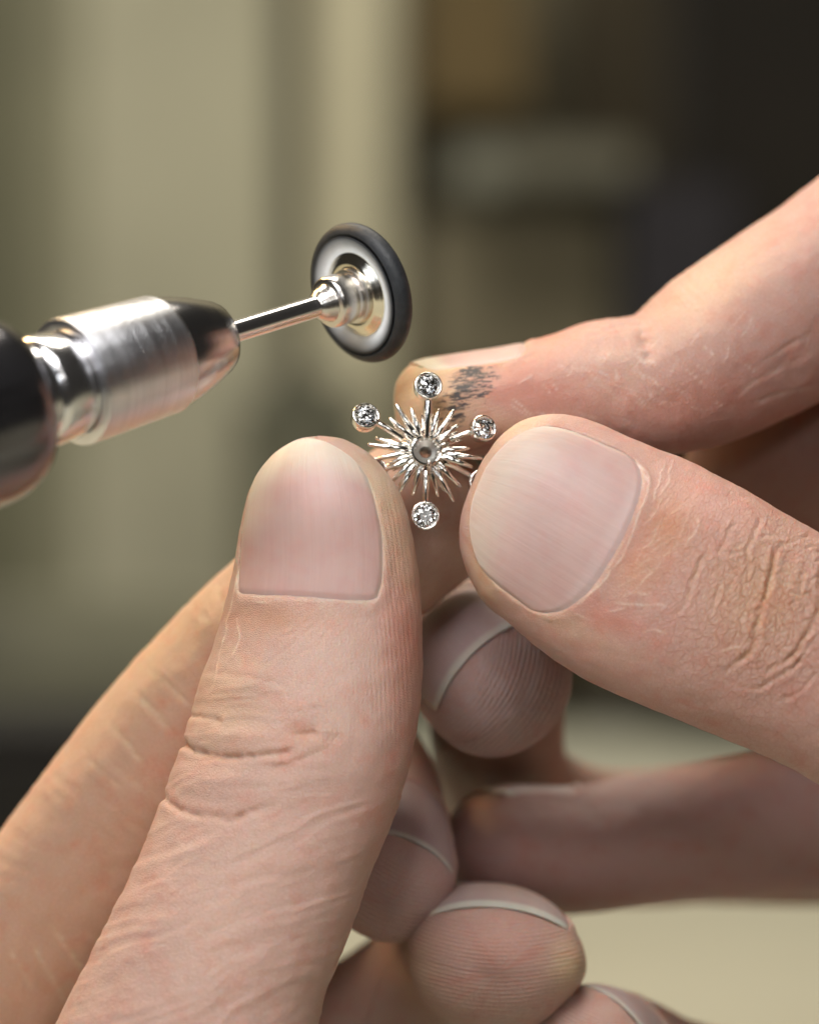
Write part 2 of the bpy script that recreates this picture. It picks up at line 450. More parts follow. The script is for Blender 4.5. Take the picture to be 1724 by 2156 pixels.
def nail_mesh(f, nl, tintf):
    nu, nv = 71, 91
    u = np.sin(np.linspace(-math.pi/2, math.pi/2, nu)); u = .5*u+.5*np.linspace(-1, 1, nu)
    v = np.linspace(0, 1, nv)
    Vv, U = np.meshgrid(v, u, indexing='ij')
    ua = np.abs(U)*.9999
    sp = nl['sp']+nl['pc']*(1-(1-ua**nl['pe'])**(1/nl['pe']))
    sd = nl['sd']-nl['dc']*(1-(1-ua**nl['de'])**(1/nl['de']))
    SV = sp+(sd-sp)*Vv
    v0 = np.clip((SV-nl['sp'])/(nl['sd']-nl['sp']), 0, 1)
    W = np.interp(v0, [q[0] for q in nl['W']], [q[1] for q in nl['W']])
    TH = nl['tc']+U*W
    X = f.ev(SV, TH, ext=nl['ext'])
    a = np.empty_like(X); a[1:-1] = X[2:]-X[:-2]; a[0] = X[1]-X[0]; a[-1] = X[-1]-X[-2]
    b = np.empty_like(X); b[:, 1:-1] = X[:, 2:]-X[:, :-2]; b[:, 0] = X[:, 1]-X[:, 0]; b[:, -1] = X[:, -1]-X[:, -2]
    Nn = unit(np.cross(b, a))
    cc = f.ev(SV, TH*0+nl['tc'])-f.ev(SV, TH*0+nl['tc']+math.pi)
    if (Nn*cc).sum(-1).mean() < 0: Nn = -Nn
    Rl = np.interp(SV, f.S, f.hw)
    du_ = (1-np.abs(U))*W*Rl; dp_ = Vv*(sd-sp)
    e = np.minimum(du_, dp_)
    h = -.17+.17*smooth(0, .9, e)+nl.get('lift', .02)
    h = h+.02*fbm(X*.25+3, 2)
    top = X+Nn*h[..., None]; bot = top-Nn*nl.get('thick', .32)
    n = nu*nv
    V = np.vstack([top.reshape(-1, 3), bot.reshape(-1, 3)])
    F = grid_faces(nv, nu, False).tolist()
    F += [q[::-1] for q in grid_faces(nv, nu, False, n).tolist()]
    ring = [j for j in range(nu)]+[i*nu+nu-1 for i in range(1, nv)]+[(nv-1)*nu+j for j in range(nu-2, -1, -1)]+[i*nu for i in range(nv-2, 0, -1)]
    F += [(ring[k], ring[(k+1) % len(ring)], ring[(k+1) % len(ring)]+n, ring[k]+n) for k in range(len(ring))]
    T = tintf(U, Vv, X)
    fcv = np.stack([SV, U*W*Rl, 0*SV], -1)
    return V, F, np.vstack([T.reshape(-1, 3)]*2), np.vstack([fcv.reshape(-1, 3)]*2)

def put_attrs(me, A):
    for k, a in A.items():
        if k == 'tint':
            at = me.attributes.new('tint', 'FLOAT_COLOR', 'POINT')
            at.data.foreach_set('color', np.c_[a, np.ones(len(a))].astype(np.float32).ravel())
        elif k == 'fc':
            at = me.attributes.new('fc', 'FLOAT_VECTOR', 'POINT')
            at.data.foreach_set('vector', a.astype(np.float32).ravel())
        else:
            at = me.attributes.new(k, 'FLOAT', 'POINT')
            at.data.foreach_set('value', a.astype(np.float32).ravel())

def fast_mesh(name, V, quads, tris, origin):
    me = bpy.data.meshes.new(name)
    nq, nt_ = len(quads), len(tris)
    me.vertices.add(len(V)); me.vertices.foreach_set('co', ((V-np.array(origin))*S).astype(np.float32).ravel())
    loops = np.r_[np.asarray(quads, np.int32).ravel(), np.asarray(tris, np.int32).ravel()].astype(np.int32)
    me.loops.add(len(loops)); me.loops.foreach_set('vertex_index', loops)
    me.polygons.add(nq+nt_)
    st = np.r_[np.arange(nq)*4, nq*4+np.arange(nt_)*3].astype(np.int32)
    me.polygons.foreach_set('loop_start', st)
    me.update(calc_edges=True); me.validate()
    me.shade_smooth()
    return me

def palm_mesh(balls):
    """one smooth mass from overlapping ellipsoids (voxel remesh, relaxed)"""
    bm = bmesh.new()
    for (c, r) in balls:
        M = Matrix.Translation(Vector(c)) @ Matrix.Diagonal((r[0], r[1], r[2], 1))
        bmesh.ops.create_icosphere(bm, subdivisions=4, radius=1, matrix=M)
    me = bpy.data.meshes.new('tmp'); bm.to_mesh(me); bm.free()
    o = bpy.data.objects.new('tmp', me); COL.objects.link(o)
    m = o.modifiers.new('r', 'REMESH'); m.mode = 'VOXEL'; m.voxel_size = 1.3
    m2 = o.modifiers.new('s', 'SMOOTH'); m2.iterations = 12; m2.factor = .8
    dg = bpy.context.evaluated_depsgraph_get()
    ev = bpy.data.meshes.new_from_object(o.evaluated_get(dg))
    V = np.empty(len(ev.vertices)*3); ev.vertices.foreach_get('co', V); V = V.reshape(-1, 3)
    Q = []; Tt = []
    for p in ev.polygons:
        (Q if len(p.vertices) == 4 else Tt).append(tuple(p.vertices))
    bpy.data.objects.remove(o); bpy.data.meshes.remove(ev)
    return V, Q, Tt

def chain(a, b, r0, r1, n=5):
    a = np.array(a); b = np.array(b)
    return [(tuple(a+(b-a)*t), ((r0+(r1-r0)*t),)*3) for t in np.linspace(0, 1, n)]

def make_hand(label, origin, digits, balls, base, palm_shaded=(.30, .165, .12)):  # palm skin redder, and darkened to stand in for its shade
    root = thing('hand', label, 'hand', origin, 'hands holding the jewel')
    VV, QQ, TT, AA = [], [], [], {k: [] for k in ('tint', 'fc', 'rph', 'rmk', 'wmk', 'smk')}
    off = 0
    for k, dg in enumerate(digits):
        f = dg['f']
        V, F, tri, A = build_skin(f, dg['nS'], dg['nT'], dg.get('feat'), dg.get('nail'), base=dg.get('base', base), seed=k+dg.get('seed', 0), wob=dg.get('wob', .10))
        VV.append(V); QQ.append(F+off); TT.append(np.array(tri)+off)
        for q in AA: AA[q].append(A[q])
        off += len(V)
    V, Q, Tt = palm_mesh(balls)
    VV.append(V); QQ.append(np.array(Q, dtype=np.int64).reshape(-1, 4)+off)
    if len(Tt): TT.append(np.array(Tt)+off)
    m = len(V)
    AA['tint'].append(np.tile(np.array(palm_shaded), (m, 1))); AA['fc'].append(V*1.0)
    for q in ('rph', 'rmk', 'wmk', 'smk'): AA[q].append(np.zeros(m)+(.15 if q == 'wmk' else 0))
    me = fast_mesh('skin', np.vstack(VV), np.vstack(QQ), np.vstack(TT), origin)
    put_attrs(me, {k: np.concatenate(a) for k, a in AA.items()})
    new_obj('skin', me, root, SKIN)
    for dg in digits:
        if 'nail' in dg:
            V, F, T, fcv = nail_mesh(dg['f'], dg['nail'], dg['ntint'])
            me = mesh_from('nail', V, F, origin)
            put_attrs(me, dict(tint=T, fc=fcv))
            o = new_obj('nail', me, root, NAIL)
            if 'nlabel' in dg: o['label'] = dg['nlabel']
    return root

def R3(a, b): return np.array(a)*(1-b)+np.array(b)
def nail_tint(pink=(.66, .40, .36), white=(.74, .64, .50), wv=.86, wsoft=.08, lun=0.0, edge=(.62, .46, .36), curve=.0):
    def fn(U, Vv, X):
        k = smooth(wv-wsoft, wv+wsoft, Vv+curve*U*U)[..., None]
        q = .5+.5*fbm(X*.22+5, 2)[..., None]
        p = np.array(pink)*(1.0-.16*q)+np.array([.08, .09, .08])*q*.4
        c = p*(1-k)+np.array(white)*k
        e = smooth(.90, 1.0, np.abs(U))[..., None]*.6
        c = c*(1-e)+np.array(edge)*e
        if lun:
            l_ = smooth(lun, lun*.4, Vv+U*U*.1)[..., None]*.35
            c = c*(1-l_)+np.array([.62, .48, .46])*l_
        return c
    return fn

PALE = (.80, .66, .50); RED = (.56, .23, .17); PINK = (.66, .36, .30); ORANGE = (.56, .28, .16); YEL = (.68, .50, .27)
DRY = (.86, .76, .66)

# ---- thumb of the lower-left hand
def feat_thumb_a(c):
    px, py = c['px'], c['py']
    F1 = (.56, .30, .19)
    crease(c, [(352,1556),(378,1562),(406,1580),(449,1589),(497,1594),(540,1591),(587,1588),(625,1575)], .55, 7, F1, .5, jit=4)
    crease(c, [(385,1506),(406,1508),(437,1512),(470,1522)], .30, 6, F1, .3)
    crease(c, [(600,1543),(640,1546),(674,1540)], .35, 14, F1, .4)
    crease(c, [(325,1672),(345,1679),(378,1707),(422,1718),(478,1721),(528,1710),(590,1690)], .42, 8, F1, .4, jit=5)
    crease(c, [(440,1420),(520,1424),(590,1440),(640,1475),(680,1500)], .12, 9, None, jit=10)
    crease(c, [(520,1470),(570,1455),(620,1470)], .14, 8, None, jit=8)
    crease(c, [(560,1625),(620,1610),(680,1580),(720,1545)], .16, 10, F1, .2, jit=8)
    bump(c, 500, 1550, 120, 24, 3, .28); bump(c, 470, 1645, 120, 34, 6, .35); bump(c, 520, 1440, 130, 40, 8, .18)
    bump(c, 620, 1500, 60, 30, -20, .18)
    # soft oblique folds towards the base
    m = smooth(1640, 1780, py+.15*(px-500))
    wrinkles(c, m, .17, -19, .055, .62, 2); wrinkles(c, m*.8+.2*smooth(1330, 1500, py), .04, -16, .20, 1.3, 12)
    wrinkles(c, smooth(1400, 1500, py)*smooth(1760, 1640, py)*smooth(760, 640, px), .13, -4, .14, .7, 5)
    for k, (a, b) in enumerate([((690,1290),(560,1400)), ((720,1300),(610,1400)), ((740,1285),(650,1380)), ((660,1300),(590,1345))]):
        crease(c, [a, ((a[0]+b[0])/2, (a[1]+b[1])/2+6), b], .07, 4, (.70, .40, .30), .35, jit=4, lip=.6)
    # stepped silhouette near the joint on the left
    crease(c, [(380,1555),(350,1560)], .25, 14, None, jit=0, taper=False)
    # dry skin lines
    for pts in [[(505,1150),(500,1190),(494,1240),(486,1290),(470,1350),(455,1420),(440,1480)], [(497,1262),(560,1268),(620,1264),(700,1268)],
                [(500,1300),(503,1340),(492,1390)], [(745,1262),(775,1225),(792,1180)], [(505,1190),(498,1225),(500,1255)]]:
        crease(c, pts, -.05, 2.4, DRY, .75, jit=5, lip=0)
    blob(c, 590, 1300, 105, 36, 4, ORANGE, .75); blob(c, 850, 1330, 50, 190, 0, RED, .72); blob(c, 830, 1650, 60, 200, 18, (.62,.30,.25), .35)
    blob(c, 480, 1480, 90, 110, 10, (.70,.50,.33), .4); blob(c, 650, 1550, 60, 26, 0, ORANGE, .35)
    blob(c, 690, 1400, 110, 180, 0, (.74,.55,.47), .5); blob(c, 470, 1900, 90, 260, 25, (.72,.52,.42), .4)
    blob(c, 800, 1020, 60, 110, -25, (.74,.58,.38), .6); blob(c, 845, 1140, 40, 110, -12, (.74,.55,.38), .5)
    c['at']['wmk'] += .30*smooth(1380, 1500, py)*smooth(780, 640, px)
    dg_, _ = polydist(px, py, [(700,940),(764,990),(803,1055),(806,1120)]); c['at']['smk'] += .52*np.exp(-(dg_/7)**2)
    dg_, _ = polydist(px, py, [(503,1120),(502,1180),(504,1250)]); c['at']['smk'] += .50*np.exp(-(dg_/7)**2)
    # ridges along the right side
    rm = smooth(775, 830, px+(py-1100)*.02)*smooth(960, 1020, py)*smooth(1750, 1350, py)
    c['at']['rmk'] += rm*.9
    c['at']['rph'] += (px-.12*py+.00035*(py-1250)**2*.5)*2*math.pi/9.5
    c['at']['rmk'] += .35*smooth(560, 640, px)*smooth(1260, 1330, py)*smooth(1700, 1500, py)*smooth(840, 780, px)
TH1 = Finger([(180,2720,-6,13.5,11,11),(300,2400,-7,13.2,10.5,11),(404,2156,-6.5,12.9,9.6,10.5),(455,2020,-6,12.1,9.0,10),(505,1900,-5,11.8,8.7,9.6),(548,1795,-4,11.75,8.5,9.3),(587,1695,-3,11.8,8.5,9.0),
              (620,1600,-2.2,12.0,8.7,9.0),(646,1500,-1.5,11.85,8.5,9.0),(667,1400,-1,11.3,8.0,8.6),(679,1300,-.5,10.7,7.5,8.4),(685,1200,0,9.95,7.1,8.0),
              (679,1100,.2,9.05,6.8,7.6),(668,1010,.6,8.6,6.4,7.0),(658,921,1.0,8.2,6.0,6.5)],
             (-.30, -.95, 0), 10.5, p=2.15, n=2.15)
TH1N = dict(tc=math.radians(91), W=[(0,.80),(.12,.88),(.4,1.0),(1,1.02)], sp=TH1.L-17.9, sd=TH1.L-.25, pc=1.3, pe=4.5, dc=6.2, de=2.1, ext=.7, lift=.05, over=.3, fold=.10)

# ---- thumb of the right hand
def feat_thumb_b(c):
    px, py = c['px'], c['py']
    F1 = (.54, .31, .17)
    G = lambda pts: [(x*.4442+958.3, y*.4442+838.5) for x, y in pts]
    main = [[(1445,560),(1425,610),(1385,720),(1385,800),(1370,850)], [(1560,680),(1520,740),(1500,800),(1470,930),(1440,1020),(1430,1100),(1400,1180),(1340,1250),(1270,1310)],
            [(1210,690),(1170,770),(1130,850),(1080,970),(1045,1050)], [(1330,590),(1290,640),(1250,700),(1230,740)], [(1660,790),(1640,850),(1615,930),(1610,990)],
            [(1730,700),(1735,820),(1720,980),(1690,1080),(1620,1200),(1540,1270),(1470,1310)], [(1720,1120),(1640,1240),(1560,1320),(1440,1370),(1340,1370)],
            [(1260,860),(1230,950),(1210,1020)], [(1330,840),(1290,930),(1260,990)], [(1724,1300),(1640,1380),(1540,1440)]]
    for k, pts in enumerate(main):
        crease(c, G(pts), [.16,.28,.15,.14,.16,.20,.15,.12,.12,.12][k], [4.5,6,4.5,4,4.5,5.5,5,4,4,4][k], F1, [.4,.65,.45,.3,.3,.5,.3,.3,.3,.3][k], jit=5, lip=.45)
    rs = random.Random(4)
    for k in range(64):     # short cross lines over the knuckle
        x = rs.uniform(1180, 1700); y = rs.uniform(640, 1330)
        if (x-1180)*1.4+600 < y-150: continue
        l = rs.uniform(50, 120); a = rs.uniform(-.5, .35)
        crease(c, G([(x, y), (x+l*.5*math.cos(a), y+l*.5*math.sin(a)+rs.uniform(-12, 12)), (x+l*math.cos(a), y+l*math.sin(a))]), .075, 3.2, F1, .22, jit=4, lip=.5)
    for k in range(16):     # radiating dry lines off the nail fold
        t = k/15; ax = 930-260*t+rs.uniform(-20, 20); ay = 440+540*t
        l = rs.uniform(100, 260); a = math.radians(-68+62*t+rs.uniform(-12, 12))
        sx = ax+rs.uniform(20, 90)
        crease(c, G([(sx, ay+30), (sx+l*.5*math.cos(a), ay+30+l*.5*math.sin(a)+rs.uniform(-14, 14)), (sx+l*math.cos(a), ay+30+l*math.sin(a))]), -.045, 2.0, DRY, .65, jit=6, lip=0)
    for pts in [[(830,290),(880,330),(912,400),(890,500),(850,610),(800,720),(750,800),(690,880),(620,940),(560,970)], [(850,300),(905,350),(925,420)],
                [(985,500),(965,600),(920,690),(880,760),(850,830)], [(1130,460),(1100,560),(1070,630),(1040,700),(960,790),(880,880),(800,940)], [(1160,560),(1150,640),(1080,700)],
                [(560,1020),(620,1045),(680,1050)], [(870,1110),(930,1090),(1000,1115)], [(1250,1195),(1310,1190),(1360,1180)]]:
        crease(c, G(pts), -.05, 2.2, DRY, .75, jit=5, lip=0)
    blob(c, 1410, 1105, 60, 80, 20, ORANGE, .85); blob(c, 1340, 1200, 60, 50, -40, ORANGE, .65); blob(c, 1290, 1310, 90, 26, 15, RED, .7)
    blob(c, 1500, 1060, 120, 60, 28, (.70,.40,.34), .4); blob(c, 1600, 1250, 120, 130, 0, (.70,.47,.29), .5)
    blob(c, 1300, 1400, 180, 50, 27, (.60,.36,.30), .4); blob(c, 1020, 1130, 34, 150, 0, (.66,.47,.26), .8); blob(c, 1080, 900, 110, 34, -25, (.72,.54,.36), .7)
    blob(c, 1150, 1290, 160, 30, 30, (.64,.44,.30), .5)
    at = c['at']
    at['wmk'] += 1.5*np.exp(-(((px-1620)/150)**2+((py-1290)/190)**2))+.40*smooth(1330, 1420, px)+.12
    at['smk'] += .60*np.exp(-(((px-1010)/13)**2+((py-1150)/45)**2))
    dg_, _ = polydist(px, py, [(1090,1232),(1040,1185),(1012,1110),(1025,1020),(1062,950),(1120,905)]); at['smk'] += .46*np.exp(-(dg_/8)**2)
TH2 = Finger([(2250,1640,-4,13,12,12),(1950,1500,-5,12.2,10.2,11),(1724,1388,-5,11.5,9.3,10.0),(1580,1318,-4.5,12.0,9.1,9.6),(1450,1254,-4,12.5,8.9,9.4),(1310,1183,-2.6,12.5,8.4,9.0),(1200,1118,-1.6,11.7,8.0,8.4),
              (1110,1066,-1.0,11.0,7.2,7.6),(996,1016,-.4,10.6,6.4,6.8)], (.02, -1, .05), 9.5, p=2.45, n=2.2)
TH2N = dict(tc=math.radians(90), W=[(0,.93),(.5,.93),(1,.95)], sp=TH2.L-17.8, sd=TH2.L-.9, pc=6.4, pe=2.1, dc=6.5, de=2.3, ext=1.0, lift=.0, over=.1, fold=.13)

# ---- index finger of the right hand (top right)
def feat_index_b(c):
    px, py = c['px'], c['py']
    blob(c, 1120, 810, 130, 60, 15, RED, .72); blob(c, 1430, 850, 150, 60, -10, RED, .62); blob(c, 1170, 705, 80, 26, -15, (.66,.28,.2), .55)
    blob(c, 900, 850, 90, 110, 0, YEL, .75); blob(c, 960, 760, 110, 25, -8, (.76,.60,.36), .8); blob(c, 1300, 800, 120, 90, 0, (.74,.50,.40), .5)
    blob(c, 1500, 600, 150, 70, -38, (.74,.52,.34), .5); blob(c, 1650, 800, 90, 120, 0, (.66,.38,.34), .4); blob(c, 1050, 900, 120, 30, 5, (.62,.42,.26), .5)
    at = c['at']
    crease(c, [(1348,676),(1310,690),(1250,700),(1190,712)], .28, 7, None, jit=4)
    crease(c, [(1345,665),(1352,690),(1362,730),(1370,770)], .30, 16, None, jit=4)
    bump(c, 1270, 690, 90, 22, -4, .45); bump(c, 1420, 640, 60, 40, -40, .2)
    rs = random.Random(9)
    for k in range(46):
        x = rs.uniform(1060, 1560); y = rs.uniform(740, 900)-(x-1300)*.18
        l = rs.uniform(24, 64); a = rs.uniform(.3, .9) if rs.random() < .6 else rs.uniform(-1.2, -.7)
        crease(c, [(x, y), (x+l*.5*math.cos(a)+3, y+l*.5*math.sin(a)), (x+l*math.cos(a), y+l*math.sin(a))], .05*(-1 if k % 2 else 1), 1.9, DRY, .42, jit=4, lip=.3)
    for pts in [[(1724,735),(1650,770),(1590,800),(1540,835)], [(1700,700),(1640,740),(1600,760)], [(1724,812),(1640,835),(1590,850)]]:
        crease(c, pts, .10, 4, DRY, .35, jit=6)
    wrinkles(c, smooth(1180, 1300, px)*smooth(1560, 1450, px), .10, 55, .35, 1.3, 3)
    at['wmk'] += .22*smooth(1050, 1200, px)
    qx = px+10*vnoise(c['V']*.5+4); qy = py+10*vnoise(c['V']*.5+9)
    s_ = np.exp(-np.abs((qx-1008)/50)**2.4-np.abs((qy-(797+.12*(qx-1000)))/40)**2.4)
    at['smk'] += s_*.97
    at['smk'] += .68*np.exp(-(((px-965)/40)**2+((py-840)/55)**2))+.50*np.exp(-(((px-930)/60)**2+((py-880)/50)**2))
    at['rph'] += (py+.25*px)*2*math.pi/9; at['rmk'] += .5*smooth(1120, 1000, px)
IX2 = Finger([(2340,140,26,11,12,12),(2040,388,24,10.5,11,11),(1790,572,21,10,10.1,10.1),(1570,712,17,9.6,9.6,9.6),(1400,806,14,9.0,8.0,7.8),(1250,824,13,8.4,7.0,6.9),
              (1100,838,12.4,8.0,5.7,5.9),(960,851,12,7.7,5.2,5.4),(880,858,11.8,7.6,4.9,5.0),(832,862,11.6,7.6,4.6,4.6)],
             (.0, -.26, 1), 4.6, p=2.3, n=2.3)
IX2N = dict(tc=math.radians(56), W=[(0,1.0),(.5,1.06),(1,1.0)], sp=IX2.L-15.0, sd=IX2.L-2.2, pc=2.5, pe=2.6, dc=3.5, de=2.2, ext=1.5, lift=.0, over=.1, thick=.25)

# ---- index finger of the lower-left hand (behind its thumb, pad behind the jewel)
def feat_index_a(c):
    px, py = c['px'], c['py']
    G = lambda pts: [(x*.3518, y*.3518+998.3) for x, y in pts]
    for pts, st in [([(880,1160),(980,1250),(1060,1320),(1150,1400)], 1), ([(790,1290),(860,1370),(940,1450),(1040,1560)], 1), ([(640,1480),(720,1570),(800,1670),(860,1740)], .8),
                    ([(480,1640),(560,1750),(680,1850),(760,1900)], .6), ([(640,1730),(760,1830),(860,1900)], .6), ([(1270,640),(1300,720),(1330,790)], .7), ([(1100,760),(1180,820),(1260,900)], .5)]:
        crease(c, G(pts), .16*st, 5, (.86, .68, .48), .85*st, jit=4, lip=.6)
    for pts in [[(100,1940),(150,2010),(200,2080)], [(60,1980),(110,2060),(150,2130)], [(20,2000),(70,2090)]]:
        crease(c, pts, .14, 5, (.80, .62, .44), .7, jit=4, lip=.6)
    wrinkles(c, smooth(1560, 1700, py), .16, 42, .12, .6, 8)
    blob(c, 870, 1120, 160, 170, 0, (.42,.30,.26), .85)  # pad behind the jewel tinted dark, shade put into its skin colour
    blob(c, 470, 1500, 90, 150, 40, (.66,.38,.28), .4); blob(c, 360, 1350, 60, 300, 40, YEL, .35)
    c['at']['wmk'] += .18*smooth(760, 820, px)+.08
    crease(c, [(835,1045),(850,1080),(880,1105)], .14, 5, None, jit=4); crease(c, [(840,1070),(860,1100),(890,1120)], .12, 4, None, jit=4)
    c['at']['rph'] += (py*.5+px)*2*math.pi/9; c['at']['rmk'] += .35*smooth(1120, 1200, py)*smooth(800, 850, px)
IX1 = Finger([(-420,2620,20,13,11,11),(-200,2330,20,12.4,10.5,10.5),(-10,2080,20,11.2,10,10),(150,1868,19,10.2,9.6,9.6),(276,1692,18.5,9.9,9.2,9.2),(432,1495,18,9.5,9,9),(579,1336,17,9.2,8.8,8.8),
              (717,1215,16.5,8.9,8.5,8.5),(875,1092,16,8.8,8.2,8.2),(1010,985,15,8.6,8.0,8.0)], (-.1, 1, .1), 8, p=2.2, n=2.1)

def pad_feat(cx, cy, ang, mask, base=None, k=1.0, curve=.002, pitch=8.6, blobs=(), bumps=()):
    def fn(c):
        px, py = c['px'], c['py']
        a = math.radians(ang); u = (px-cx)*math.cos(a)+(py-cy)*math.sin(a); v = -(px-cx)*math.sin(a)+(py-cy)*math.cos(a)
        c['at']['rph'] += (v+curve*u*u)*2*math.pi/pitch
        c['at']['rmk'] += 1.7*k*mask(u, v)*smooth(.1, .4, c['face'])
        for b in blobs: blob(c, *b)
        c['at']['wmk'] += .06
        for q in bumps: bump(c, *q)
    return fn

MID1 = Finger([(-250,2700,46,11,10,10),(60,2330,46,10,9.5,9.5),(420,1900,46,9,9,9),(700,1480,46,8.6,8.4,8.4),(820,1290,46,8.4,8.2,8.2),(905,1265,40,8.2,7.8,8),(965,1345,30,8.3,7.6,8.2),(1035,1425,17,8.5,7.4,8.6),(1098,1488,9,8.4,6.8,8.2)],
              [(0, (-.3, -.4, .8)), (.75, (-.5, -.5, .7)), (.88, (-.6, -.6, .6)), (1, (-.62, -.55, .6))], 8.6, p=2.1, n=2.15)
MID1N = dict(tc=math.radians(90), W=[(0,.95),(1,1.02)], sp=MID1.L-17.5, sd=MID1.L-4.3, pc=1.5, pe=3, dc=2.0, de=2.2, ext=1.3, lift=.0, over=0, thick=.1)
RNG1 = Finger([(0,2800,52,11,10,10),(220,2420,52,10,9,9),(480,2000,52,8.5,8.5,8.5),(650,1740,50,7.4,7.4,7.4),(742,1612,42,7.0,6.9,7.0),(785,1642,33,6.9,6.8,7.2),(812,1745,24,7.0,6.7,7.4),(822,1838,15,7.2,6.5,7.6),(812,1905,8,7.1,6.0,7.2)],
              [(0, (.3, -.6, .6)), (.8, (.35, -.6, .65)), (1, (.33, -.6, .65))], 7.6, p=2.1, n=2.15)
RNG1N = dict(tc=math.radians(90), W=[(0,.98),(1,1.04)], sp=RNG1.L-17.5, sd=RNG1.L-4.6, pc=1.5, pe=3, dc=1.6, de=2.4, ext=1.3, lift=.0, over=0, thick=.1)
LIT1 = Finger([(150,2800,48,11,10,10),(420,2460,48,10,9,9),(640,2260,46,9,8.5,8.5),(800,2140,41,8.8,8,8),(930,2040,33,9.0,7.4,8),(1005,2000,24,9.2,7.2,8.4),(1036,2002,15,9.3,7.1,8.6),(1046,2050,5,9.2,6.6,8.2)],
              [(0, (.1, -.5, .9)), (.7, (.1, -.4, .95)), (1, (.12, -.33, .94))], 8.0, p=2.15, n=2.2)
LIT1N = dict(tc=math.radians(90), W=[(0,.95),(1,1.0)], sp=LIT1.L-17, sd=LIT1.L-3.9, pc=1.5, pe=3, dc=2.6, de=2.1, ext=1.3, lift=.0, over=0, thick=.1)
RNG2 = Finger([(2500,1860,60,11,11,11),(2100,1800,56,10.5,10.5,10.5),(1724,1728,46,9.4,8.8,8.8),(1560,1742,42,9,8.2,8.2),(1400,1762,38,8.7,7.5,7.5),(1200,1788,35,8.4,7.0,7.2),(1070,1778,33,8.2,6.6,6.8),(942,1762,30,8.0,6.0,6.2)],
              (-.05, .42, .9), 8.5, p=2.2, n=2.15)
RNG2N = dict(tc=math.radians(90), W=[(0,.95),(1,1.0)], sp=RNG2.L-15, sd=RNG2.L-2.6, pc=1.5, pe=3, dc=2.6, de=2.1, ext=1.3, lift=.0, over=0, thick=.1)
MID2 = Finger([(2400,1750,92,10,10,10),(1900,1760,88,9,9,9),(1500,1760,80,8.4,8.4,8.4),(1240,1760,72,8.2,8.2,8.2),(1090,1690,60,8,8,8),(1050,1590,48,7.8,7.6,7.6),(1045,1490,40,7.8,7.4,7.4),(1040,1410,36,7.6,7,7)],
              (0, .9, .3), 7.5, p=2.2, n=2.3)
LIT2 = Finger([(2300,2300,70,10,10,10),(1900,2330,62,9.5,9.5,9.5),(1600,2330,50,8.5,8.3,8.3),(1430,2290,38,7.9,7.5,7.6),(1330,2240,27,7.6,7.0,7.4),(1262,2215,17,7.6,6.8,7.4),(1225,2215,8,7.5,6.2,7)],
              [(0, (.5, -.3, .8)), (.7, (.58, -.32, .72)), (1, (.62, -.30, .70))], 7.6, p=2.15, n=2.15)
LIT2N = dict(tc=math.radians(90), W=[(0,.95),(1,1.0)], sp=LIT2.L-14, sd=LIT2.L-4.2, pc=1.5, pe=3, dc=2.2, de=2.1, ext=1.3, lift=.0, over=0, thick=.1)

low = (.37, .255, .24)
T1col = nail_tint(pink=(.57, .355, .32), white=(.65, .53, .44), wv=.80, wsoft=.10, curve=-.02)
def t1c(U, Vv, X):
    c = T1col(U, Vv, X)
    k = (smooth(.2, .7, U)*smooth(.35, .75, Vv))[..., None]*.6      # grown-out yellowish corner
    return c*(1-k)+np.array([.67, .57, .47])*k
T2col = nail_tint(pink=(.54, .345, .31), white=(.58, .45, .37), wv=.74, wsoft=.22, lun=.16)

make_hand('left hand with upright thumb and curled fingers holding the starburst jewel from below', (-20, 20, -110), [
    dict(f=TH1, nS=520, nT=420, feat=feat_thumb_a, nail=TH1N, ntint=t1c, nlabel='broad upright thumbnail with a straight cuticle'),
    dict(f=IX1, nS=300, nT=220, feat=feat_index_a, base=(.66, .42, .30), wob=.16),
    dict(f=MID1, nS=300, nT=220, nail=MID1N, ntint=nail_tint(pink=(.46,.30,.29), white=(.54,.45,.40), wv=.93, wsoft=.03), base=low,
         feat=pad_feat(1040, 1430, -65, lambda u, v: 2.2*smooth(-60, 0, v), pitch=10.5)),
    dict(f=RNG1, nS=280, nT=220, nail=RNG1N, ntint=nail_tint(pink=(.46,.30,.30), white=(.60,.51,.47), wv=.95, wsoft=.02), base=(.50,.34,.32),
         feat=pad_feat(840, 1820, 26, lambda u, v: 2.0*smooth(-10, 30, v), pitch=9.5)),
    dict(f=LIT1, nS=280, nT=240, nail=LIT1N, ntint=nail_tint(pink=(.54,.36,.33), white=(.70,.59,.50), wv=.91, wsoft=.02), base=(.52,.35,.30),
         feat=pad_feat(1040, 1890, 3, lambda u, v: smooth(20, 60, v), pitch=9, curve=.0011, bumps=[(1205,2035,34,52,0,1.0)], blobs=[(1060,2000,140,90,10,(.56,.30,.25),.5),(1190,2030,36,50,0,(.62,.48,.30),.7),(880,2040,40,70,0,(.58,.42,.28),.4)])),
], [((-60, 22, -95), (26, 20, 28)), (tuple(P(230,2330,52)), (22, 17, 18)), (tuple(P(330,2270,60)), (24, 20, 22))]+chain(P(-420,2620,20), P(-10,2120,20), 13, 9, 6)+chain(P(180,2720,-6), P(320,2350,-5), 13, 9, 5)
   +chain(P(60,2400,46), P(400,1950,46), 10, 7, 5)+chain(P(220,2460,52), P(520,2050,52), 10, 7, 5)+chain(P(420,2500,48), P(660,2260,46), 10, 7, 4)+[((-50, 26, -130), (32, 22, 34)), ((-28, 40, -92), (20, 14, 20))], BASE)

